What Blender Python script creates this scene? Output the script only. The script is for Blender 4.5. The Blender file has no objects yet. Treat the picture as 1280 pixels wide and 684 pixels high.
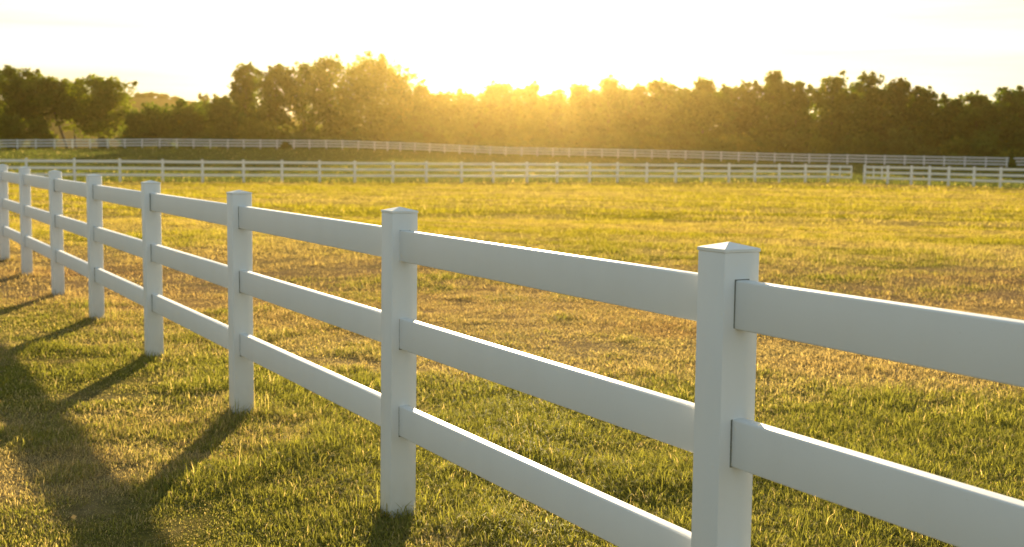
import bpy, math
import numpy as np

rng = np.random.default_rng(11)
R = math.radians
SC = bpy.context.scene
COL = SC.collection

# ------------------------------------------------------------------ camera model
F, PIT, ROL, H = 1580.6, .0954, .0109, 1.669        # focal length in pixels of a 1280 px wide frame
PHI, FX, FY = .4963, .6223, 3.6259                  # direction and start of the near fence


def hor(px):                                        # image row of the horizon at a column
    return 342 - F * math.tan(PIT) + ROL * (px - 640)


def at(px, Y):                                      # a column and a distance give X
    return (px - 640 - ROL * 150) / F * Y


# ------------------------------------------------------------------ noise
def _hash(ix, iy, s):
    h = (ix.astype(np.int64) * 374761393 + iy.astype(np.int64) * 668265263 + s * 974634777) & 0x7fffffff
    h = ((h ^ (h >> 13)) * 1274126177) & 0x7fffffff
    return ((h ^ (h >> 16)) & 0xffff) / 65535.0


def vnoise(x, y, s=0):
    x = np.asarray(x, float); y = np.asarray(y, float)
    ix, iy = np.floor(x), np.floor(y)
    fx, fy = x - ix, y - iy
    fx = fx * fx * (3 - 2 * fx); fy = fy * fy * (3 - 2 * fy)
    a, b = _hash(ix, iy, s), _hash(ix + 1, iy, s)
    c, d = _hash(ix, iy + 1, s), _hash(ix + 1, iy + 1, s)
    return (a * (1 - fx) + b * fx) * (1 - fy) + (c * (1 - fx) + d * fx) * fy


def fbm(x, y, s=0, o=4):
    t, amp, n = 0, 1, 0
    for k in range(o):
        t = t + vnoise(np.asarray(x) * 2 ** k + 17.3 * k, np.asarray(y) * 2 ** k + 5.1 * k, s + k) * amp
        n += amp; amp *= .5
    return t / n


def sstep(a, b, x):
    t = np.clip((np.asarray(x, float) - a) / (b - a), 0, 1)
    return t * t * (3 - 2 * t)


# ------------------------------------------------------------------ far fence line and terrain
FARPX = np.array([-60, 20, 200, 330, 430, 520, 630, 814, 985, 1250, 1340.])
FARBASE = np.array([188, 187, 185.6, 186.6, 187, 190.2, 195.2, 199, 204.3, 209.8, 211.])
FARY = np.array([158, 160, 164, 168, 171, 173, 172, 166, 158, 147, 143.])
FARX = np.array([at(p, y) for p, y in zip(FARPX, FARY)])
FARZ = np.array([H - y * (b - hor(p)) / F for p, b, y in zip(FARPX, FARBASE, FARY)])


def tz(x, y):
    x = np.asarray(x, float); y = np.asarray(y, float)
    zf = np.interp(x, FARX, FARZ)
    yf = np.interp(x, FARX, FARY)
    z = -.235 * sstep(25, 66, y)
    t = np.clip((y - 88) / (yf - 88), 0, 1.25)
    z = z + (zf + .235) * sstep(0, 1.08, t) * 1.02
    z = z + 24 * np.exp(-((x + 185) / 115) ** 2 - ((y - 640) / 190) ** 2)          # the hill far left
    z = z + 9 * np.exp(-((x + 420) / 200) ** 2 - ((y - 520) / 200) ** 2)
    z = z + .035 * (fbm(x / 2.5, y / 2.5, 3, 2) - .5) * sstep(2, 8, np.hypot(x, y))
    return z


# ------------------------------------------------------------------ mesh helpers
def mesh_np(name, V, faces_by_size, cols=None, smooth=False):
    """faces_by_size: list of (k, array(n,k))"""
    me = bpy.data.meshes.new(name)
    V = np.ascontiguousarray(V, np.float32)
    me.vertices.add(len(V)); me.vertices.foreach_set('co', V.ravel())
    tot = sum(f.size for _, f in faces_by_size); nf = sum(len(f) for _, f in faces_by_size)
    me.loops.add(tot); me.polygons.add(nf)
    me.loops.foreach_set('vertex_index', np.concatenate([f.ravel() for _, f in faces_by_size]).astype(np.int32))
    sizes = np.concatenate([np.full(len(f), k, np.int32) for k, f in faces_by_size])
    st = np.zeros(nf, np.int32); st[1:] = np.cumsum(sizes)[:-1]
    me.polygons.foreach_set('loop_start', st)
    me.update(calc_edges=True)
    if smooth:
        me.polygons.foreach_set('use_smooth', np.ones(nf, bool))
    if cols is not None:
        a = me.color_attributes.new('tint', 'FLOAT_COLOR', 'POINT')
        c = np.ones((len(V), 4), np.float32); c[:, :3] = cols
        a.data.foreach_set('color', c.ravel())
    return me


def link(name, me, mat, parent=None, loc=None):
    o = bpy.data.objects.new(name, me)
    COL.objects.link(o)
    if mat is not None and not me.materials:
        me.materials.append(mat)
    if parent is not None:
        o.parent = parent
    if loc is not None:
        o.location = loc
    return o


def thing(name, label, cat, loc=(0, 0, 0), rz=0, group=None):
    o = bpy.data.objects.new(name, None)
    COL.objects.link(o)
    o.empty_display_size = .2
    o.location = loc; o.rotation_euler = (0, 0, rz)
    o['label'] = label; o['category'] = cat
    if group:
        o['group'] = group
    return o


import bmesh


def bevel_box(bm, cx, cy, cz, sx, sy, sz, bev, seg=2, mi=0):
    r = bmesh.ops.create_cube(bm, size=1)
    for v in r['verts']:
        v.co = (cx + v.co.x * sx, cy + v.co.y * sy, cz + v.co.z * sz)
    fs = {f for v in r['verts'] for f in v.link_faces}
    for f in fs:
        f.material_index = mi
    if bev:
        es = list({e for v in r['verts'] for e in v.link_edges})
        bmesh.ops.bevel(bm, geom=es, offset=bev, segments=seg, affect='EDGES', profile=.5)


def bm_mesh(name, bm, smooth=True):
    me = bpy.data.meshes.new(name)
    bmesh.ops.recalc_face_normals(bm, faces=bm.faces)
    bm.to_mesh(me); bm.free()
    if smooth:
        me.polygons.foreach_set('use_smooth', np.ones(len(me.polygons), bool))
        try:
            me.set_sharp_from_angle(angle=R(38))
        except Exception:
            pass
    return me


# ------------------------------------------------------------------ materials
def nodes(name):
    m = bpy.data.materials.new(name); m.use_nodes = True
    nt = m.node_tree; nt.nodes.clear()
    out = nt.nodes.new('ShaderNodeOutputMaterial')
    return m, nt, out


def N(nt, t, **kw):
    n = nt.nodes.new(t)
    for k, v in kw.items():
        if k in n.inputs.keys():
            n.inputs[k].default_value = v
        else:
            setattr(n, k, v)
    return n


def ramp(nt, stops):
    r = nt.nodes.new('ShaderNodeValToRGB')
    e = r.color_ramp.elements
    while len(e) < len(stops):
        e.new(.5)
    for k, (p, c) in enumerate(stops):
        e[k].position = p; e[k].color = (*c, 1)
    return r


def mat_vinyl():
    m, nt, out = nodes('white_vinyl')
    L = nt.links.new
    b = N(nt, 'ShaderNodeBsdfPrincipled'); b.inputs['Roughness'].default_value = .55
    g = N(nt, 'ShaderNodeNewGeometry')
    n1 = N(nt, 'ShaderNodeTexNoise', Scale=6.0, Detail=6.0)
    mp = N(nt, 'ShaderNodeMapping'); mp.inputs['Scale'].default_value = (1, 1, .35)
    L(g.outputs['Position'], mp.inputs['Vector']); L(mp.outputs[0], n1.inputs['Vector'])
    r1 = ramp(nt, [(.3, (.75, .745, .735)), (.62, (.77, .768, .76))])
    L(n1.outputs['Fac'], r1.inputs['Fac'])
    # splash dirt rising a hand's breadth from the soil
    sx = N(nt, 'ShaderNodeSeparateXYZ'); L(g.outputs['Position'], sx.inputs[0])
    n2 = N(nt, 'ShaderNodeTexNoise', Scale=22.0, Detail=5.0); L(g.outputs['Position'], n2.inputs['Vector'])
    mr = N(nt, 'ShaderNodeMapRange'); mr.inputs['From Min'].default_value = .0; mr.inputs['From Max'].default_value = .22
    mr.inputs['To Min'].default_value = .5; mr.inputs['To Max'].default_value = 0
    L(sx.outputs['Z'], mr.inputs['Value'])
    mu = N(nt, 'ShaderNodeMath', operation='MULTIPLY'); L(mr.outputs[0], mu.inputs[0]); L(n2.outputs['Fac'], mu.inputs[1])
    mx = N(nt, 'ShaderNodeMix', data_type='RGBA')
    L(mu.outputs[0], mx.inputs['Factor']); L(r1.outputs[0], mx.inputs[6]); mx.inputs[7].default_value = (.42, .36, .22, 1)
    # faint specks and scuffs
    n3 = N(nt, 'ShaderNodeTexNoise', Scale=140.0, Detail=2.0); L(g.outputs['Position'], n3.inputs['Vector'])
    r3 = ramp(nt, [(.70, (0, 0, 0)), (.78, (1, 1, 1))]); L(n3.outputs['Fac'], r3.inputs['Fac'])
    m3 = N(nt, 'ShaderNodeMath', operation='MULTIPLY'); L(r3.outputs[0], m3.inputs[0]); m3.inputs[1].default_value = .35
    mx2 = N(nt, 'ShaderNodeMix', data_type='RGBA')
    L(m3.outputs[0], mx2.inputs['Factor']); L(mx.outputs[2], mx2.inputs[6]); mx2.inputs[7].default_value = (.5, .48, .4, 1)
    L(mx2.outputs[2], b.inputs['Base Color'])
    n4 = N(nt, 'ShaderNodeTexNoise', Scale=9.0, Detail=3.0); L(g.outputs['Position'], n4.inputs['Vector'])
    bp = N(nt, 'ShaderNodeBump', Strength=.015, Distance=.01); L(n4.outputs['Fac'], bp.inputs['Height'])
    L(bp.outputs[0], b.inputs['Normal'])
    L(b.outputs[0], out.inputs[0])
    return m


def mat_plain(name, c, rough=.8, scale=30., var=.3):
    m, nt, out = nodes(name)
    b = N(nt, 'ShaderNodeBsdfPrincipled'); b.inputs['Roughness'].default_value = rough
    g = N(nt, 'ShaderNodeNewGeometry')
    n = N(nt, 'ShaderNodeTexNoise', Scale=scale, Detail=5.0)
    nt.links.new(g.outputs['Position'], n.inputs['Vector'])
    r = ramp(nt, [(.3, tuple(v * (1 - var) for v in c)), (.7, tuple(v * (1 + var) for v in c))])
    nt.links.new(n.outputs['Fac'], r.inputs['Fac']); nt.links.new(r.outputs[0], b.inputs['Base Color'])
    nt.links.new(b.outputs[0], out.inputs[0])
    return m


def mat_leafy(name, trans=.45, tr_tint=(1.5, 1.35, .6), gloss=.0):
    """thin leaves: the tint attribute reflected and, warmer, let through"""
    m, nt, out = nodes(name)
    L = nt.links.new
    a = N(nt, 'ShaderNodeAttribute', attribute_name='tint')
    d = N(nt, 'ShaderNodeBsdfDiffuse'); t = N(nt, 'ShaderNodeBsdfTranslucent')
    L(a.outputs['Color'], d.inputs['Color'])
    mm = N(nt, 'ShaderNodeMix', data_type='RGBA', blend_type='MULTIPLY'); mm.inputs['Factor'].default_value = 1
    L(a.outputs['Color'], mm.inputs[6]); mm.inputs[7].default_value = (*tr_tint, 1)
    L(mm.outputs[2], t.inputs['Color'])
    s = N(nt, 'ShaderNodeMixShader'); s.inputs[0].default_value = trans
    L(d.outputs[0], s.inputs[1]); L(t.outputs[0], s.inputs[2])
    if gloss:
        gl = N(nt, 'ShaderNodeBsdfGlossy', Roughness=.45); gl.inputs['Color'].default_value = (1, .95, .85, 1)
        s2 = N(nt, 'ShaderNodeMixShader'); s2.inputs[0].default_value = gloss
        L(s.outputs[0], s2.inputs[1]); L(gl.outputs[0], s2.inputs[2]); s = s2
    L(s.outputs[0], out.inputs[0])
    return m


def mat_ground():
    m, nt, out = nodes('dry_turf')
    L = nt.links.new
    a = N(nt, 'ShaderNodeAttribute', attribute_name='tint')
    g = N(nt, 'ShaderNodeNewGeometry')
    n1 = N(nt, 'ShaderNodeTexNoise', Scale=9.0, Detail=8.0, Roughness=.7); L(g.outputs['Position'], n1.inputs['Vector'])
    r1 = ramp(nt, [(.3, (.5, .5, .5)), (.7, (1.35, 1.3, 1.2))]); L(n1.outputs['Fac'], r1.inputs['Fac'])
    n2 = N(nt, 'ShaderNodeTexNoise', Scale=.7, Detail=6.0, Roughness=.65); L(g.outputs['Position'], n2.inputs['Vector'])
    r2 = ramp(nt, [(.3, (.75, .85, .7)), (.7, (1.2, 1.1, 1.15))]); L(n2.outputs['Fac'], r2.inputs['Fac'])
    x1 = N(nt, 'ShaderNodeMix', data_type='RGBA', blend_type='MULTIPLY'); x1.inputs['Factor'].default_value = 1
    L(a.outputs['Color'], x1.inputs[6]); L(r1.outputs[0], x1.inputs[7])
    x2 = N(nt, 'ShaderNodeMix', data_type='RGBA', blend_type='MULTIPLY'); x2.inputs['Factor'].default_value = 1
    L(x1.outputs[2], x2.inputs[6]); L(r2.outputs[0], x2.inputs[7])
    b = N(nt, 'ShaderNodeBsdfPrincipled'); b.inputs['Roughness'].default_value = .95
    b.inputs['Specular IOR Level'].default_value = 0
    L(x2.outputs[2], b.inputs['Base Color'])
    n3 = N(nt, 'ShaderNodeTexNoise', Scale=14.0, Detail=8.0, Roughness=.75); L(g.outputs['Position'], n3.inputs['Vector'])
    bp = N(nt, 'ShaderNodeBump', Strength=.9, Distance=.12); L(n3.outputs['Fac'], bp.inputs['Height'])
    L(bp.outputs[0], b.inputs['Normal'])
    L(b.outputs[0], out.inputs[0])
    return m


M_VINYL = mat_vinyl()
M_SLOT = mat_plain('pocket_gap', (.20, .20, .17))
M_GRASS = mat_leafy('grass_blades', .55, (1.32, 1.27, .65), .008)
M_LEAF = mat_leafy('tree_leaves', .5, (1.5, 1.42, .33), .005)
M_BARK = mat_plain('bark', (.10, .07, .045), .9, 8.)
M_GROUND = mat_ground()

# ------------------------------------------------------------------ which grass grows where
GREEN = np.array([.25, .24, .055]); LIME = np.array([.33, .30, .03]); STRAW = np.array([.50, .38, .205])
RUST = np.array([.37, .235, .13]); DULL_SHADE = np.array([.13, .15, .045]); GOLD = np.array([.52, .395, .055])
SP = 2.4384
nF = np.array([math.cos(PHI), math.sin(PHI)])       # across the near fence, away from the viewer
dF = np.array([-math.sin(PHI), math.cos(PHI)])


def patches(x, y):
    """greenness, dryness, height factor at a point of the paddock"""
    off = (x - FX) * nF[0] + (y - FY) * nF[1]
    big = fbm(x / 3.2, y / 3.2, 21, 4)
    mid = fbm(x / .9, y / .9, 31, 3)
    sm = fbm(x / .28, y / .28, 41, 2)
    # mowing lines far out: run a little towards the viewer on the right
    c = y + .42 * x + 2.2 * (fbm(x / 9, y / 9, 51, 3) - .5)
    lines = fbm(c / 1.05, (x * .9 - y * .2) / 11, 61, 3)
    far = sstep(17, 30, y)
    e = y + .15 * x + 3.5 * (fbm(x / 5, y / 5, 71, 2) - .5)
    brown = sstep(9.6, 13.5, e + 3 * (mid - .5)) * (1 - sstep(17, 25, e))
    green = .50 + .95 * (big - .5) + .55 * (mid - .5) + .3 * (sm - .5)
    green = green - .01 + far * (.02 + .55 * (sstep(.36, .64, lines) - .5)) - .22 * brown
    right = sstep(0, .5, off) * (1 - sstep(9.2, 11, e))
    green = green + .25 * right
    left = 1 - sstep(-.6, 0, off)
    green = green + .14 * left - .26 * left * sstep(.48, .72, fbm(x / 1.1, y / 1.1, 81, 3))
    hgt = .75 + 1.1 * (mid - .5) + .8 * (sm - .5) + .35 * right - .18 * brown
    ridge = far * sstep(.60, .72, lines)
    hgt = hgt + 1.3 * ridge
    green = green + .15 * ridge
    hgt = hgt - .16 * left
    # coarse tufts the mower only brushed over
    tuft = sstep(.62, .74, fbm(x / .55 + 40, y / .8, 101, 2)) * (1 - .5 * brown)
    hgt = hgt + .75 * tuft
    green = green + .18 * tuft
    # uncut tufts along the posts
    near = np.exp(-(off / .22) ** 2)
    hgt = hgt + .25 * near
    return np.clip(green, 0, 1), np.clip(hgt, .25, 2.2), brown, ridge


MIDPX = [95, 151.5, 204.8, 254.5, 305.7, 353.6, 400.4, 444.3, 491.7, 533.5, 577.4, 616.9, 659, 696.5, 737, 771.6,
         808.2, 844.2, 876.9, 910.6, 943, 973.2, 1005.9, 1034.2]


def midY(px):                                       # a straight fence line: 1/Y is linear in the column
    px = np.asarray(px, float)
    iy = np.interp(px, [95, 1034], [1 / 70., 1 / 91.])
    iy = np.where(px < 95, 1 / 70. + (px - 95) * (1 / 91. - 1 / 70.) / 939, iy)
    iy = np.where(px > 1034, 1 / 91. + (px - 1034) * (1 / 81. - 1 / 91.) / 215, iy)
    return 1 / iy


_mx = np.array([at(p, midY(p)) for p in range(-300, 1500, 50)])
_my = np.array([float(midY(p)) for p in range(-300, 1500, 50)])


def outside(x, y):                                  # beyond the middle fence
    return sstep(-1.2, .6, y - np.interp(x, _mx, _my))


def tint_at(x, y, j):
    g, h, br, rd = patches(x, y)
    far = sstep(14, 30, y)
    o = outside(x, y)
    dry = STRAW * (1 - far)[:, None] * (1 - .55 * br)[:, None] + (STRAW * .55 + GOLD * .45) * far[:, None] + RUST * (.55 * br * (1 - far))[:, None]
    grn = GREEN * (1 - far)[:, None] + (LIME * .75 + GOLD * .25) * far[:, None]
    k = sstep(.36, .74, g + (j - .5) * .62)
    c = dry * (1 - k)[:, None] + grn * k[:, None]
    rust = sstep(.62, .9, fbm(x / 1.7, y / 1.7, 91, 3)) * (1 - k) * .8
    c = c * (1 - rust)[:, None] + RUST * rust[:, None]
    strip = np.exp(-((y - np.interp(x, _mx, _my) + 2.6) / 1.6) ** 2) * .55
    c = c * (1 - strip)[:, None] + (RUST * .5 + STRAW * .5) * strip[:, None]
    dul = DULL_SHADE * (.75 + .5 * j)[:, None]  # greener, longer grass with the tree belt's shade put into its dull tint
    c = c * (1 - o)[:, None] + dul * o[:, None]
    return c, h * (1 - o) + 1.5 * o


# ------------------------------------------------------------------ ground
ys = np.concatenate([np.linspace(-14, 3, 12), np.linspace(3.5, 30, 110), np.linspace(30.5, 240, 260), np.linspace(245, 900, 70), np.linspace(930, 1500, 12)])
tx = np.linspace(-1, 1, 241)
GV = []
for yy in ys:
    half = 16 + max(0, yy) * .62 + (0 if yy < 100 else (yy - 100) * .35)
    GV.append(np.stack([tx * half, np.full_like(tx, yy)], 1))
GV = np.concatenate(GV)
gz = tz(GV[:, 0], GV[:, 1])
gc, _ = tint_at(GV[:, 0], GV[:, 1], np.full(len(GV), .5))
fieldk = sstep(225, 300, GV[:, 1])
gc = gc * .75
gc = gc * (1 - fieldk)[:, None] + (np.array([.15, .115, .04])) * fieldk[:, None]
ny, nx = len(ys), len(tx)
ii = np.arange(ny * nx).reshape(ny, nx)
q = np.stack([ii[:-1, :-1], ii[:-1, 1:], ii[1:, 1:], ii[1:, :-1]], -1).reshape(-1, 4)
o = link('ground', mesh_np('ground', np.column_stack([GV, gz]), [(4, q)], gc, True), M_GROUND)
o['kind'] = 'structure'
o['label'] = 'gently rolling pasture ground under the mown grass'


# ------------------------------------------------------------------ grass
def sector(n, r0, r1, spread=.53):
    r = np.sqrt(rng.uniform(r0 * r0, r1 * r1, n))
    a = rng.uniform(-spread, spread, n)
    return r * np.sin(a), r * np.cos(a)


GVs, GFt, GFq, GCs = [], [], [], []
gbase = 0


def blades(n, r0, r1, hmean, w, seg2, clump=None, flat=.20, keep=None, xy=None):
    global gbase
    if clump:
        nc = max(1, n // clump)
        cx, cy = sector(nc, r0, r1)
        k = rng.integers(0, nc, n)
        sp = .045 + .004 * r0
        gx, gy = rng.normal(0, sp, n), rng.normal(0, sp, n)
        x, y = cx[k] + gx, cy[k] + gy
        az = np.arctan2(gy, gx) + rng.normal(0, .9, n)
        lean = np.clip(np.hypot(gx, gy) / sp * .38 + np.abs(rng.normal(.1, .38, n)), .02, 1.45)
        cj = rng.uniform(0, 1, nc)[k]
        wa, wl = rng.uniform(0, 6.283, nc)[k], rng.uniform(0, .8, nc)[k]          # each tuft is pressed over its own way
        az = np.arctan2(np.sin(az) * .7 + np.sin(wa) * wl * 1.4, np.cos(az) * .7 + np.cos(wa) * wl * 1.4)
        lean = np.clip(lean + wl * .4, .02, 1.45)
        ch = rng.uniform(.5, 1.5, nc)[k]
    else:
        x, y = xy if xy is not None else sector(n, r0, r1)
        az = rng.uniform(0, 6.283, n); lean = np.abs(rng.normal(.55, .45, n)); cj = rng.uniform(0, 1, n); ch = 1
    j = np.clip(cj * .72 + rng.uniform(0, 1, n) * .28, 0, 1)
    c, h = tint_at(x, y, j)
    g = patches(x, y)[0]
    dry = (c[:, 0] > c[:, 1])
    hh = hmean * h * ch * rng.uniform(.55, 1.35, n)
    lay = (rng.uniform(0, 1, n) < flat + .22 * dry)
    lean = np.where(lay, rng.uniform(1.1, 1.5, n), lean)
    tall = rng.uniform(0, 1, n) < .012
    hh = np.where(tall & ~lay, hh * 1.7, hh)
    c = c * rng.uniform(.72, 1.28, n)[:, None]
    # a few bleached straws among the green
    bl = rng.uniform(0, 1, n) < .05
    c = np.where(bl[:, None], STRAW * 1.35, c)
    wd = w * rng.uniform(.6, 1.4, n)
    if keep is not None:
        kk = keep(x, y)
        x, y, az, lean, hh, c, wd = x[kk], y[kk], az[kk], lean[kk], hh[kk], c[kk], wd[kk]
        n = len(x)
    z = tz(x, y) - .004
    dx, dy = np.cos(az), np.sin(az)
    sa = az + rng.normal(1.57, .5, n)
    sx, sy = np.cos(sa) * wd * .5, np.sin(sa) * wd * .5
    P = np.stack([x, y, z], 1)
    S = np.stack([sx, sy, np.zeros(n)], 1)
    if seg2:
        l1 = lean * .55
        M1 = P + np.stack([dx * np.sin(l1), dy * np.sin(l1), np.cos(l1)], 1) * (hh * .55)[:, None]
        l2 = np.minimum(lean * 1.45, 1.75)
        T = M1 + np.stack([dx * np.sin(l2), dy * np.sin(l2), np.cos(l2)], 1) * (hh * .45)[:, None]
        T[:, 2] = np.maximum(T[:, 2], P[:, 2] + .006)
        V = np.stack([P - S, P + S, M1 + S * .8, M1 - S * .8, T], 1).reshape(-1, 3)
        b = gbase + np.arange(n)[:, None] * 5
        GFq.append(np.concatenate([b, b + 1, b + 2, b + 3], 1)); GFt.append(np.concatenate([b + 3, b + 2, b + 4], 1))
        GCs.append(np.repeat(c, 5, 0)); gbase += 5 * n
    else:
        T = P + np.stack([dx * np.sin(lean), dy * np.sin(lean), np.cos(lean)], 1) * hh[:, None]
        T[:, 2] = np.maximum(T[:, 2], P[:, 2] + .006)
        V = np.stack([P - S, P + S, T], 1).reshape(-1, 3)
        b = gbase + np.arange(n)[:, None] * 3
        GFt.append(np.concatenate([b, b + 1, b + 2], 1))
        GCs.append(np.repeat(c, 3, 0)); gbase += 3 * n
    GVs.append(V)


blades(280000, 3.4, 8.2, .046, .0040, True, 30)
blades(160000, 3.4, 8.2, .032, .0040, True)
blades(360000, 8.2, 15, .048, .0056, True, 24)
blades(170000, 8.2, 15, .040, .0058, True)
# grass the mower missed round the foot of every near post
pk = np.repeat(np.arange(-1, 10), 260)
pa, pr = rng.uniform(0, 6.283, len(pk)), .07 + np.abs(rng.normal(0, .09, len(pk)))
pxy = (FX + dF[0] * pk * SP + np.cos(pa) * pr, FY + dF[1] * pk * SP + np.sin(pa) * pr)
blades(len(pk), 0, 1, .085, .0046, True, xy=pxy)
blades(600000, 15, 32, .066, .010, False, 12)
blades(420000, 32, 74, .075, .020, False, 8)
blades(230000, 70, 172, .11, .06, False, 4)
# fallen leaves and scraps of hay lying in the turf
n = 1500
lx, ly = sector(n, 4, 22)
lz = tz(lx, ly) + rng.uniform(.015, .05, n)
ang = rng.uniform(0, 6.28, n); ln = rng.uniform(.010, .022, n); wd = ln * rng.uniform(.25, .7, n)
ca, sa = np.cos(ang), np.sin(ang)
tl = rng.normal(0, .35, (n, 2))
def lp(u, v):
    return np.stack([lx + ca * ln * u - sa * wd * v, ly + sa * ln * u + ca * wd * v, lz + tl[:, 0] * ln * u + tl[:, 1] * wd * v], 1)
V = np.stack([lp(-1, 0), lp(0, -1), lp(1, 0), lp(0, 1)], 1).reshape(-1, 3)
b = gbase + np.arange(n)[:, None] * 4
GFq.append(np.concatenate([b, b + 1, b + 2, b + 3], 1)); gbase += 4 * n
GVs.append(V); GCs.append(np.repeat(np.array([.42, .31, .17]) * rng.uniform(.5, 1.25, (n, 1)), 4, 0))
gme = mesh_np('grass', np.concatenate(GVs), [(4, np.concatenate(GFq)), (3, np.concatenate(GFt))], np.concatenate(GCs))
o = link('grass', gme, M_GRASS)
o['kind'] = 'stuff'
o['label'] = 'mown golden green grass with dry brown patches covering the pasture'

# ------------------------------------------------------------------ fences
HP = 1.430
ZR = [1.3197 - .07, .917 - .07, .5158 - .07]        # rail centres
RH = .14


def post_mesh(name, h, w, bury=.2, slots=True, k=1.0, detail=True):
    bm = bmesh.new()
    bevel_box(bm, 0, 0, (h - .034 - bury) / 2, w, w, h - .034 + bury, .007 if detail else 0, 2)
    if slots:                                       # shadow gap of the routed hole, both sides of the post
        for z in ZR:
            for s in (-1, 1):
                bevel_box(bm, 0, s * (w / 2 - .003), z * k - .001, .0515, .009, RH * k - .001, 0, 1, 1)
    return bm_mesh(name, bm)


def cap_mesh(name, w, sk=.010, rise=.017):
    bm = bmesh.new()
    e = w / 2 + .0012
    ring0 = [bm.verts.new((sx * e, sy * e, 0)) for sx, sy in ((-1, -1), (1, -1), (1, 1), (-1, 1))]
    ring1 = [bm.verts.new((sx * e, sy * e, sk)) for sx, sy in ((-1, -1), (1, -1), (1, 1), (-1, 1))]
    top = bm.verts.new((0, 0, sk + rise))
    bm.faces.new(ring0[::-1])
    for a in range(4):
        c = (a + 1) % 4
        bm.faces.new((ring0[a], ring0[c], ring1[c], ring1[a]))
        bm.faces.new((ring1[a], ring1[c], top))
    es = [ed for ed in bm.edges if top not in ed.verts]
    bmesh.ops.bevel(bm, geom=es, offset=.0015, segments=1, affect='EDGES', profile=.5)
    return bm_mesh(name, bm, False)


def rail_mesh(name, L, h=.14, t=.046, bev=.006):
    bm = bmesh.new()
    bevel_box(bm, 0, 0, 0, t, L, h, bev, 3 if bev else 1)
    return bm_mesh(name, bm)


W = .127
SP = 2.4384
# near fence: local +Y runs along the fence
near = thing('rail_fence', 'white three-rail vinyl fence with capped posts running through the foreground', 'fence', (FX, FY, 0), PHI)
pm = post_mesh('fence_post', HP, W); pm.materials.append(M_VINYL); pm.materials.append(M_SLOT)
cm = cap_mesh('post_cap', W); cm.materials.append(M_VINYL)
# small irregularities of each real post: shift along the line
SH = {0: 0, 1: -.045, 2: .03, 3: .04, 4: .07, 5: -.02, 6: .08, 7: 0}
ss = [i * SP + SH.get(i, 0) for i in range(-2, 16)]
LR = SP - W + .05
rms = {}
for i, s in enumerate(ss):
    zz = float(tz(FX + dF[0] * s, FY + dF[1] * s))
    rx, ry = rng.normal(0, .003), rng.normal(0, .003)
    if i == 2:
        rx = ry = 0
    p = link('post', pm, None, near, (0, s, zz * .3)); p.rotation_euler = (rx, ry, 0)
    c = link('cap', cm, None, p, (0, 0, HP - .036))
    if i + 1 < len(ss):
        L_ = ss[i + 1] - s - W + .05
        rm = rail_mesh('fence_rail', L_); rm.materials.append(M_VINYL)
        for z in ZR:
            r = link('rail', rm, None, near, (rng.normal(0, .0015), (s + ss[i + 1]) / 2, z + zz * .3 + rng.normal(0, .002)))


def run_fence(name, label, pts, ph, group, span=2, cap=True, extra=None):
    """posts at pts (x, y), rails running over `span` bays"""
    z0 = float(tz(*pts[0]))
    root = thing(name, label, 'fence', (pts[0][0], pts[0][1], z0), 0, group)
    k = ph / HP
    pmesh = bpy.data.meshes.get('far_post_%d' % round(ph * 100)) or None
    if pmesh is None:
        pmesh = post_mesh('far_post_%d' % round(ph * 100), ph, W, .25, False, k, False); pmesh.materials.append(M_VINYL)
    cmesh = bpy.data.meshes.get('far_cap') or None
    if cmesh is None:
        cmesh = cap_mesh('far_cap', W); cmesh.materials.append(M_VINYL)
    P = [np.array([x, y, float(tz(x, y))]) for x, y in pts]
    B = P[0].copy()
    for i, p in enumerate(P):
        a = P[max(0, i - 1)]; c = P[min(len(P) - 1, i + 1)]
        rz = math.atan2(c[1] - a[1], c[0] - a[0])
        q = link('post', pmesh, None, root, tuple(p - B)); q.rotation_euler = (rng.normal(0, .006), rng.normal(0, .006), rz)
        if cap:
            link('cap', cmesh, None, q, (0, 0, ph - .036))
    i = 0
    while i < len(P) - 1:
        e = min(i + span, len(P) - 1)
        d = P[e] - P[i]; L_ = float(np.linalg.norm(d))
        rm = rail_mesh('far_rail', L_ - .01, RH, .045, 0); rm.materials.append(M_VINYL)
        mid = (P[i] + P[e]) / 2
        if e - i == 2:
            mid[2] = (mid[2] + P[i + 1][2]) / 2
        for z in ZR:
            r = link('rail', rm, None, root, tuple(mid - B + np.array([0, 0, z * k])))
            r.rotation_euler = (math.atan2(d[2], math.hypot(d[0], d[1])), 0, math.atan2(d[1], d[0]) - math.pi / 2)
        i = e
    return root


MPH = 1.33
lead = [-20, 36]
mpts = [(at(p, float(midY(p))), float(midY(p))) for p in [-88, -26, 35] + MIDPX]
run_fence('rail_fence', 'white three-rail fence crossing the middle of the pasture left of the gate', mpts, MPH, 'white fences across the pasture')
RPX = [1079.6, 1108.6, 1138, 1160.5, 1184.3, 1215.9, 1249.1, 1284, 1321]
rp = [(at(p, float(midY(p))), float(midY(p))) for p in RPX]
run_fence('rail_fence', 'short white three-rail fence right of the gate gap, nearer of the two lines', rp[1:], MPH, 'white fences across the pasture')


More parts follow.
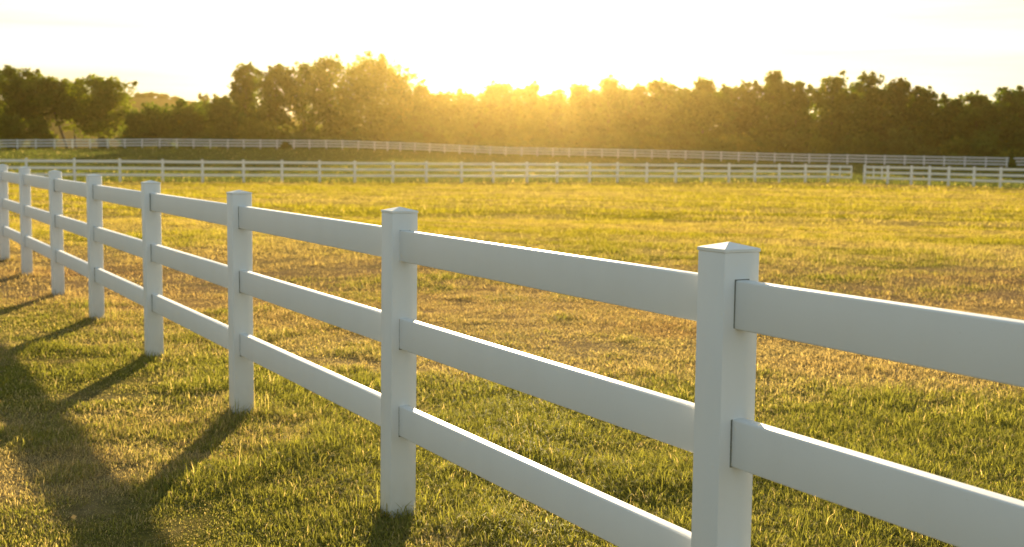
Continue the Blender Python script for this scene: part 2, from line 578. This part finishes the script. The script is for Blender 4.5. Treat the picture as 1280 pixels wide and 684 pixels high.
def gate(label, pa, pb, stiles, post=False):
    a = np.array([*pa, float(tz(*pa))]); b_ = np.array([*pb, float(tz(*pb))])
    d = b_ - a; L_ = float(np.linalg.norm(d)); rz = math.atan2(d[1], d[0])
    root = thing('field_gate', label, 'gate', tuple(a), rz, 'white rail gates')
    k = MPH / HP
    for z in ZR:
        rm = rail_mesh('gate_rail', L_ - .16, RH, .045, .004); rm.materials.append(M_VINYL)
        r = link('rail', rm, None, root, (L_ / 2, 0, z * k)); r.rotation_euler = (0, 0, -math.pi / 2)
    for f in stiles:
        bm = bmesh.new(); bevel_box(bm, 0, -.046, (ZR[0] + ZR[2]) / 2 * k, .085, .045, (ZR[0] - ZR[2]) * k + RH + .03, .004)
        me = bm_mesh('gate_stile', bm); me.materials.append(M_VINYL)
        link('stile', me, None, root, (f * L_, 0, 0))
    bm = bmesh.new()
    for z in (ZR[0] * k, ZR[2] * k):
        bevel_box(bm, .05, -.03, z, .22, .008, .04, .002)
    me = bm_mesh('gate_hinge', bm); me.materials.append(M_SLOT)
    link('hinge', me, None, root, (0, 0, 0))
    if post:
        pmesh = bpy.data.meshes['far_post_%d' % round(MPH * 100)]
        q = link('post', pmesh, None, root, (0, 0, 0)); link('cap', bpy.data.meshes['far_cap'], None, q, (0, 0, MPH - .036))
    return root


pe = (at(1064.5, float(midY(1064))), float(midY(1064)))
gate('white rail gate left of the narrow opening in the middle fence', mpts[-1], pe, [.5, .97])
gate('white rail gate right of the narrow opening, with its own post', rp[0], rp[1], [.4, .76], True)

FP = [-65, -43, -20, 1.5, 24.7, 47.5, 70.7, 93, 115, 137, 158.3, 179.8, 201.7, 223, 243.7, 264.6, 286.3, 306.2, 327, 347.6,
      368.7, 388, 408.8, 429, 449, 469, 485, 501, 519, 537.4, 556, 574.7, 594, 612.8, 632, 651.9, 671.4, 691, 711, 731,
      752, 772, 793, 814, 834.8, 856, 877.6, 900.3, 922, 945, 967, 988.8, 1010, 1035, 1057.5, 1080.5, 1104, 1129, 1153,
      1178, 1203.8, 1230, 1256, 1283, 1310, 1338]


def farpt(p):
    Y = float(np.interp(p, FARPX, FARY)); return (at(p, Y), Y)


run_fence('rail_fence', 'farther white three-rail fence along the foot of the tree belt', [farpt(p) for p in FP], 1.27,
          'white fences across the pasture', 2)


# ------------------------------------------------------------------ trees
def tube(path, rad, ns=7):
    path = np.asarray(path, float); n = len(path)
    V = []
    for i in range(n):
        t = path[min(n - 1, i + 1)] - path[max(0, i - 1)]; t /= np.linalg.norm(t) + 1e-9
        u = np.cross(t, [0.31, .95, .1]); u /= np.linalg.norm(u) + 1e-9; v = np.cross(t, u)
        a = np.arange(ns) / ns * 2 * math.pi
        V.append(path[i] + rad[i] * (np.cos(a)[:, None] * u + np.sin(a)[:, None] * v))
    V = np.concatenate(V)
    Fq = []
    for i in range(n - 1):
        for k in range(ns):
            Fq.append((i * ns + k, i * ns + (k + 1) % ns, (i + 1) * ns + (k + 1) % ns, (i + 1) * ns + k))
    return V, np.array(Fq)


def leaf_cloud(centres, radii, counts, size, rg, flat=.75):
    k = np.repeat(np.arange(len(centres)), counts)
    n = len(k)
    d = rg.normal(0, 1, (n, 3)); d /= np.linalg.norm(d, axis=1)[:, None]
    rr = rg.uniform(0, 1, n) ** .45
    wob = 1 + .35 * np.sin(d[:, 0] * 4 + k * 1.7) * np.cos(d[:, 2] * 5 + k)
    P = centres[k] + d * (rr * wob)[:, None] * radii[k][:, None] * np.array([1, 1, flat])
    u = rg.normal(0, 1, (n, 3)); u[:, 2] *= .6; u /= np.linalg.norm(u, axis=1)[:, None]
    v = np.cross(u, rg.normal(0, 1, (n, 3))); v /= np.linalg.norm(v, axis=1)[:, None]
    s = size * rg.uniform(.55, 1.35, n)
    u *= s[:, None]; v *= (s * .6)[:, None]
    V = np.stack([P - u, P - v * .9 + u * .1, P + u, P + v * .9 + u * .1], 1).reshape(-1, 3)
    Fq = np.arange(n * 4).reshape(n, 4)
    return V, Fq, k


LEAFN = 2.7
LEAFC = np.array([[.100, .145, .026], [.080, .125, .026], [.130, .160, .026], [.095, .120, .032]])


def crown(Hh, Wd, low, rg, ncl, leaves, size, tone, loose=1., lean=0., depth=.8):
    """clump centres fill an uneven egg from low*Hh to Hh"""
    ncl = int(ncl * 1.55)
    cz0, cz1 = max(low, 0) * Hh, Hh
    mid = cz0 + (cz1 - cz0) * .5
    lob = rg.uniform(0, 6.28, 4)
    t = (np.arange(ncl) + rg.uniform(0, 1, ncl)) / ncl
    t = t ** (.85 if low > .1 else 1.0)
    Rd = Wd * rg.uniform(.13, .22, ncl) * loose * (1 - .35 * sstep(.7, 1, t))
    if low > .1:
        prof = np.sqrt(np.clip(1 - np.abs((t - .48) / .54) ** 2.3, 0, 1))
    else:                                           # clothed down to the ground
        prof = np.where(t < .5, .82 + .18 * np.sin(t * math.pi), np.sqrt(np.clip(1 - np.abs((t - .42) / .60) ** 3.4, 0, 1)))
    a = rg.uniform(0, 6.283, ncl)
    env = 1 + .15 * np.sin(2 * a + lob[0]) + .13 * np.sin(3 * a + lob[1] + 3 * t) + .12 * np.sin(9 * t + lob[2])
    r = rg.uniform(.04, 1, ncl) ** .5 * prof * env * Wd * .5 * .88
    C = np.stack([np.cos(a) * r, np.sin(a) * r * depth, cz0 + t * (cz1 - cz0)], 1)
    C[:, 2] = np.minimum(C[:, 2], cz1 - Rd * .62)
    C[:, 2] = np.maximum(C[:, 2], Rd * rg.uniform(.4, 1.1, ncl))
    tk = np.linspace(.22 if low > .1 else .08, .86, 9)
    core = np.stack([rg.normal(0, .07, 9) * Wd, rg.normal(0, .07, 9) * Wd, cz0 + tk * (cz1 - cz0)], 1)
    rk = Wd * rg.uniform(.24, .32, 9) * (.72 if low > .1 else 1) * np.interp(tk, [0, .3, .7, .9], [.9, 1.05, .95, .6])
    core[:, 2] = np.minimum(core[:, 2], cz1 - rk * .8); core[:, 2] = np.maximum(core[:, 2], rk * .7)
    C = np.concatenate([C, core]); Rd = np.concatenate([Rd, rk]); ncl = len(C)
    C[:, 0] += lean * (C[:, 2] / Hh) * Wd
    # thin sprigs poking out of the outline
    ns = ncl // 2
    pick = rg.integers(0, ncl, ns)
    out_ = C[pick] - np.array([lean * .5 * Wd, 0, mid * .9]); out_ /= np.linalg.norm(out_, axis=1)[:, None]
    Cs = C[pick] + out_ * (Rd[pick] * rg.uniform(.7, 1.08, ns))[:, None]
    Rs = Rd[pick] * rg.uniform(.25, .45, ns)
    leaves = int(leaves * LEAFN); size = size * .8
    cnt = np.maximum(6, (leaves * .88 * (Rd ** 2) / (Rd ** 2).sum()).astype(int))
    cnt2 = np.maximum(4, (leaves * .12 * (Rs ** 2) / (Rs ** 2).sum()).astype(int))
    Ca, Ra, Na = np.concatenate([C, Cs]), np.concatenate([Rd, Rs]), np.concatenate([cnt, cnt2])
    Ca[:, 2] = np.maximum(Ca[:, 2], .25)
    V, Fq, k = leaf_cloud(Ca, Ra, Na, size, rg)
    base = LEAFC[tone % 4] * rg.uniform(.85, 1.15)
    cc = base * rg.uniform(.75, 1.3, (len(Ca), 1)) * np.array([1, 1, 1]) + rg.uniform(-.008, .012, (len(Ca), 1)) * np.array([1, .4, 0])
    col = np.repeat(np.clip(cc[k] * rg.uniform(.8, 1.2, (len(k), 1)), .01, .2), 4, 0)
    return V, Fq, col, C


def trunk(Hh, Wd, C, rg, tr, lean=0., fork=.35):
    n = 8
    zt = Hh * .8
    t = np.linspace(0, 1, n)
    wob = np.cumsum(rg.normal(0, .05, (n, 2)), 0) * Hh * .05; wob[0] = 0
    path = np.stack([lean * Wd * t * .8 + wob[:, 0], wob[:, 1], t * zt - .25], 1)
    rad = tr * (1 - .85 * t); rad[0] *= 1.35
    Vs, Fs, b = [], [], 0
    V, Fq = tube(path, rad, 8); Vs.append(V); Fs.append(Fq); b += len(V)
    for c in C[rg.permutation(len(C))[:11]]:
        k = int(np.clip(c[2] / zt * n * .62, 2, n - 2))
        s = path[k]
        m1 = s + (c - s) * .35 + np.array([0, 0, .05 * Hh]); m2 = s + (c - s) * .7 + np.array([0, 0, .05 * Hh])
        r0 = rad[k] * .55
        V, Fq = tube([s, m1, m2, c], [r0, r0 * .7, r0 * .45, r0 * .15], 5)
        Vs.append(V); Fs.append(Fq + b); b += len(V)
    return np.concatenate(Vs), np.concatenate(Fs)


def zbase(px, Y):
    X = at(px, Y)
    return X, float(tz(X, Y))


def tree(px, top, wpx, Y, label, low=.18, ncl=34, leaves=5200, tone=0, loose=1., lean=0., name='tree', cat='tree',
         group='trees behind the far fence', tr=None, size=.30, rel=0):
    rg = np.random.default_rng(int(px * 7 + top * 13 + 1000))
    X, z0 = zbase(px, Y)
    ztop = H + (hor(px) - top) / F * Y
    Hh = ztop - z0; Wd = wpx / F * Y
    root = thing(name, label, cat, (X, Y, z0), 0, group)
    V, Fq, c, C = crown(Hh, Wd, low, rg, ncl, leaves, size, tone, loose, lean)
    tv, tf = trunk(Hh, Wd, C, rg, tr or max(.12, Hh * .02), lean)
    link('trunk', mesh_np('trunk', tv, [(4, tf)], None, True), M_BARK, root)
    link('crown', mesh_np('crown', V, [(4, Fq)], c), M_LEAF, root)
    return root


def bush(px, top, wpx, Y, label, tone=0, group='bushes at the foot of the trees', leaves=2300, size=.24, name='bush', ncl=20):
    rg = np.random.default_rng(int(px * 5 + top * 17 + 77))
    X, z0 = zbase(px, Y)
    Hh = H + (hor(px) - top) / F * Y - z0; Wd = wpx / F * Y
    root = thing(name, label, 'bush', (X, Y, z0), 0, group)
    V, Fq, c, C = crown(Hh, Wd, .03, rg, ncl, leaves, size, tone, 1.25)
    tv, tf = trunk(Hh * .8, Wd, C, rg, max(.05, Hh * .018))
    link('stem', mesh_np('stem', tv, [(4, tf)], None, True), M_BARK, root)
    link('foliage', mesh_np('foliage', V, [(4, Fq)], c), M_LEAF, root)
    return root


LG = 'trees of the left-hand group'
tree(-12, 92, 80, 192, 'open-crowned tree cut off by the left edge of the photo', .2, tone=2, group=LG, leaves=3800)
tree(27, 86, 66, 188, 'tall olive tree near the left edge, highest of the left-hand group', .22, tone=2, group=LG, ncl=32, leaves=4000)
tree(88, 98, 74, 188, 'tree with a slanting bare trunk in the left-hand group', .45, tone=2, group=LG, lean=-.40, leaves=3200, ncl=26, tr=.24)
tree(97, 103, 44, 202, 'small airy tree between the slanting trunk and the broad tree, left-hand group', .5, 26, 2600, 2, 1., group=LG)
tree(127, 97, 82, 190, 'broad tree with drooping right side, rightmost of the left-hand group', .2, tone=2, group=LG, ncl=34, leaves=4600)
bush(18, 146, 40, 183, 'yellow-green bush under the left-hand trees at the photo edge', 2)
bush(55, 148, 34, 184, 'yellow-green bush beside the slanting trunk', 2)
bush(131, 171, 13, 178, 'small round brown bush in the gap right of the broad left tree', 3, leaves=600, size=.16)
BG = 'dark bushes left of the tall trees'
bush(172, 142, 46, 180, 'low dark bush at the left end of the dark hedge row', 1, BG, 3000)
bush(200, 133, 58, 184, 'rounded dark bush, second from the left in the hedge row', 1, BG, 3600)
bush(240, 132, 62, 183, 'broad dark bush in the middle of the hedge row', 1, BG, 3800)
bush(280, 127, 58, 184, 'dark bush leaning against the narrow left tree of the tall group', 1, BG, 3600)
bush(322, 150, 50, 181, 'yellow-green bush at the foot of the narrow left tree of the tall group', 2, BG, 2600)
tree(283, 121, 40, 205, 'small light tree peeping over the hedge row left of the tall group', .3, 24, 2600, 2, group='trees of the tall group')
TG = 'trees of the tall group'
tree(309, 82, 50, 194, 'narrow upright tree at the left end of the tall group', -.05, 34, 4600, 0, group=TG)
tree(346, 84, 66, 190, 'round-headed tree second from the left in the tall group', .0, 36, 5200, 0, group=TG)
tree(381, 79, 52, 196, 'thin see-through tree between two fuller ones in the tall group', .05, 26, 2300, 2, .9, group=TG)
tree(414, 73, 80, 192, 'tall tree with a domed top in the middle of the tall group', -.08, 40, 5400, 0, group=TG)
tree(462, 74, 100, 190, 'broadest and tallest tree of the tall group', -.1, 54, 7000, 2, group=TG)
tree(499, 90, 60, 194, 'tree stepping down right of the tallest one in the tall group', -.1, 34, 4600, 0, group=TG)
tree(523, 108, 46, 192, 'small tree at the right end of the tall group', -.1, 28, 3200, 0, group=TG)
CG = 'trees of the long belt'
belt = [
    (553, 116, 52, 193, 'low rounded tree just right of the tall group'),
    (590, 117, 52, 196, 'low tree in the dip of the belt left of the sun glow'),
    (626, 106, 50, 192, 'rounded tree straight below the sun, middle of the belt'),
    (664, 107, 38, 190, 'narrow tree with a pointed top just right of the sun glow'),
    (692, 117, 44, 195, 'low tree in the dip right of the sun glow'),
    (724, 107, 40, 189, 'tree with a single upright sprig on its top, belt centre'),
    (759, 100, 54, 187, 'full round tree standing out right of the dip in the belt'),
    (795, 109, 42, 190, 'lower tree right of the full round one in the belt'),
    (824, 103, 42, 184, 'tree with sky holes in its top left of the belt middle'),
    (851, 112, 30, 190, 'small tree sunk between two higher ones in the belt'),
    (876, 101, 46, 183, 'domed tree with fringed left side in the right half of the belt'),
    (907, 110, 36, 186, 'lower tree between the domed one and the spiky one of the belt'),
    (934, 104, 42, 181, 'pale-edged tree just left of the spiky tree in the belt'),
    (962, 92, 38, 179, 'spiky tree with loose top twigs, tallest of the right half of the belt'),
    (992, 104, 42, 177, 'flat-topped tree right of the spiky one'),
    (1036, 97, 48, 175, 'round bushy tree behind the gate gap, one step left of it'),
    (1078, 95, 56, 173, 'wide tree with a ragged top standing behind the gate'),
    (1117, 101, 48, 171, 'tree with a raised left shoulder right of the gate'),
    (1148, 112, 42, 170, 'sloping tree where the belt starts to drop on the right'),
    (1180, 123, 40, 171, 'low tree in the notch of the belt near the right edge'),
    (1215, 119, 46, 168, 'small pointed tree right of the notch in the belt'),
    (1259, 112, 52, 166, 'high leafy tree close to the right edge of the photo'),
    (1300, 117, 54, 166, 'rightmost tree of the belt, cut off by the photo edge'),
]
for i, (px, top, w, Y, lab) in enumerate(belt):
    tree(px, top, w * 1.2, Y, lab, -.12, 42, 5200, [0, 1, 3, 0, 1][i % 5], 1.08, group=CG)
FB = 'bushes along the foot of the long belt'
rb = np.random.default_rng(5)
for i, px in enumerate(range(372, 1330, 34)):
    p = px + rb.uniform(-9, 9)
    if 940 < p < 960 or 1040 < p < 1052:
        continue
    Yb = float(np.interp(p, FARPX, FARY)) + rb.uniform(9, 14)
    bush(p, hor(p) - rb.uniform(8, 34), rb.uniform(38, 56), Yb, 'dark leafy bush filling the foot of the tree belt behind the far fence',
         int(rb.integers(0, 4)), FB, 2000, .24)
bush(1262, 186, 9, 143, 'slim dark bush standing in front of the far fence near the right edge', 1, leaves=900, size=.14, ncl=12)
bush(357.5, 177, 11, 165, 'slim brownish bush hiding a bay of the far fence', 3, leaves=900, size=.14, ncl=12)

HG = 'trees on the far hill'
for px, top, w, Y, lab in [(178, 120, 13, 600, 'leftmost small tree on the crest of the far hill'),
                           (192, 117.5, 20, 610, 'widest tree on the crest of the far hill'),
                           (207, 119, 15, 605, 'tree right of the widest one on the far hill crest'),
                           (222, 122.5, 12, 600, 'rightmost tree on the crest of the far hill'),
                           (257, 117, 22, 380, 'hazy pale tree standing between the far hill and the tall group')]:
    tree(px, top, w, Y, lab, .12, 16, 1000, 1, 1.1, group=HG, size=.5)

# second rank of the wood, seen only as fill between the trunks
rg = np.random.default_rng(3)
n = 900
wx = rg.uniform(at(505, 215), at(1420, 215), n)
wy = 208 - .16 * np.clip(wx, 0, 90) + rg.uniform(0, 9, n)
pxx = wx / wy * F + 640
top = np.interp(pxx, [500, 560, 640, 760, 960, 1100, 1180, 1300], [124, 124, 121, 117, 113, 112, 130, 126])
zt = H + (342 - F * math.tan(PIT) + ROL * (pxx - 640) - top) / F * wy
zb = tz(wx, wy)
wz = zb + .5 + (zt - zb - 1.2) * rg.uniform(0, 1, n)
C = np.stack([wx, wy, wz], 1)
V, Fq, k = leaf_cloud(C, rg.uniform(1.0, 1.9, n), np.full(n, 60), .42, rg)
o = link('wood', mesh_np('wood', V, [(4, Fq)], np.repeat(LEAFC[1] * rg.uniform(.7, 1.3, (len(k), 1)), 4, 0)), M_LEAF)
o['kind'] = 'stuff'; o['label'] = 'dense dark wood filling in behind the first rank of belt trees'

# ------------------------------------------------------------------ air
EXPO = 1.88
HAZE = .00017
bm = bmesh.new(); bevel_box(bm, 0, 740, 22.5, 1800, 1560, 51, 0)
hz = bm_mesh('haze', bm, False)
m, nt, out = nodes('summer_haze')
pv = N(nt, 'ShaderNodeVolumePrincipled'); pv.inputs['Color'].default_value = (1, .72, .24, 1)
pv.inputs['Density'].default_value = HAZE; pv.inputs['Anisotropy'].default_value = .95
nt.links.new(pv.outputs[0], out.inputs['Volume'])
o = link('haze', hz, m); o['kind'] = 'stuff'; o['label'] = 'warm evening haze in the air over the pasture'

# ------------------------------------------------------------------ light
EL, AZ = 10.0, .6
w = bpy.data.worlds.new('World'); SC.world = w; w.use_nodes = True
nt = w.node_tree
bg = nt.nodes['Background']
sky = nt.nodes.new('ShaderNodeTexSky'); sky.sky_type = 'NISHITA'; sky.sun_disc = False
sky.sun_elevation = R(EL); sky.sun_rotation = R(AZ); sky.air_density = 1.0; sky.dust_density = 1.6; sky.ozone_density = 1.0
def vm(op, a=None, b=None):
    n = nt.nodes.new('ShaderNodeVectorMath'); n.operation = op
    for k, v in enumerate((a, b)):
        if v is None:
            continue
        if isinstance(v, tuple):
            n.inputs[k].default_value = v
        else:
            nt.links.new(v, n.inputs[k])
    return n.outputs[0]


warm = vm('MULTIPLY', sky.outputs[0], (.985, 1.0, .97))      # dusty evening air
SK = 2.75                                                    # thick bright haze: the glow round the sun levels off
soft = vm('DIVIDE', warm, vm('ADD', vm('MULTIPLY', warm, (1 / SK, 1 / SK, 1 / SK)), (1, 1, 1)))
tc = N(nt, 'ShaderNodeTexCoord'); mp = N(nt, 'ShaderNodeMapping'); mp.inputs['Scale'].default_value = (1.6, 1.6, 34)
mp.inputs['Location'].default_value = (3.1, .4, 1.3)
nt.links.new(tc.outputs['Generated'], mp.inputs['Vector'])
cn = N(nt, 'ShaderNodeTexNoise', Scale=1.3, Detail=5.0, Roughness=.5); nt.links.new(mp.outputs[0], cn.inputs['Vector'])
cr = ramp(nt, [(.40, (1, 1, 1)), (.62, (.97, .90, .74))]); nt.links.new(cn.outputs['Fac'], cr.inputs['Fac'])   # thin streaks of cloud
nt.links.new(vm('MULTIPLY', soft, cr.outputs[0]), bg.inputs[0]); bg.inputs[1].default_value = .15
sl = bpy.data.lights.new('sun', 'SUN'); sl.energy = 3.9; sl.angle = R(.8); sl.color = (1, .81, .52)
so = bpy.data.objects.new('sun', sl); COL.objects.link(so)
so.location = (0, 0, 30)
so.rotation_euler = (R(90 - EL), 0, math.pi - R(AZ))       # light travels towards -Y, i.e. towards the viewer

# ------------------------------------------------------------------ camera
from mathutils import Matrix
cd = bpy.data.cameras.new('camera'); cam = bpy.data.objects.new('camera', cd); COL.objects.link(cam)
cd.sensor_width = 36; cd.lens = F / 1280 * 36; cd.clip_end = 5000; cd.clip_start = .05
fw = np.array([0, math.cos(PIT), -math.sin(PIT)]); u0 = np.array([0, math.sin(PIT), math.cos(PIT)]); r0 = np.array([1., 0, 0])
c_, s_ = math.cos(ROL), math.sin(ROL)
rr = c_ * r0 + s_ * u0; uu = c_ * u0 - s_ * r0
cam.matrix_world = Matrix(((rr[0], uu[0], -fw[0], 0), (rr[1], uu[1], -fw[1], 0), (rr[2], uu[2], -fw[2], H), (0, 0, 0, 1)))
cd.dof.use_dof = True; cd.dof.focus_distance = 4.6; cd.dof.aperture_fstop = 4.5
SC.camera = cam

vs = SC.view_settings
vs.view_transform = 'Standard'; vs.look = 'None'; vs.exposure = EXPO; vs.gamma = 1; vs.use_curve_mapping = False
SC.render.engine = 'CYCLES'
cy = SC.cycles
cy.use_denoising = True
try:
    cy.denoiser = 'OPENIMAGEDENOISE'
    cy.denoising_input_passes = 'RGB_ALBEDO_NORMAL'
except Exception:
    pass
cy.max_bounces = 6; cy.diffuse_bounces = 3; cy.glossy_bounces = 2; cy.transmission_bounces = 3; cy.volume_bounces = 1
cy.sample_clamp_indirect = 10
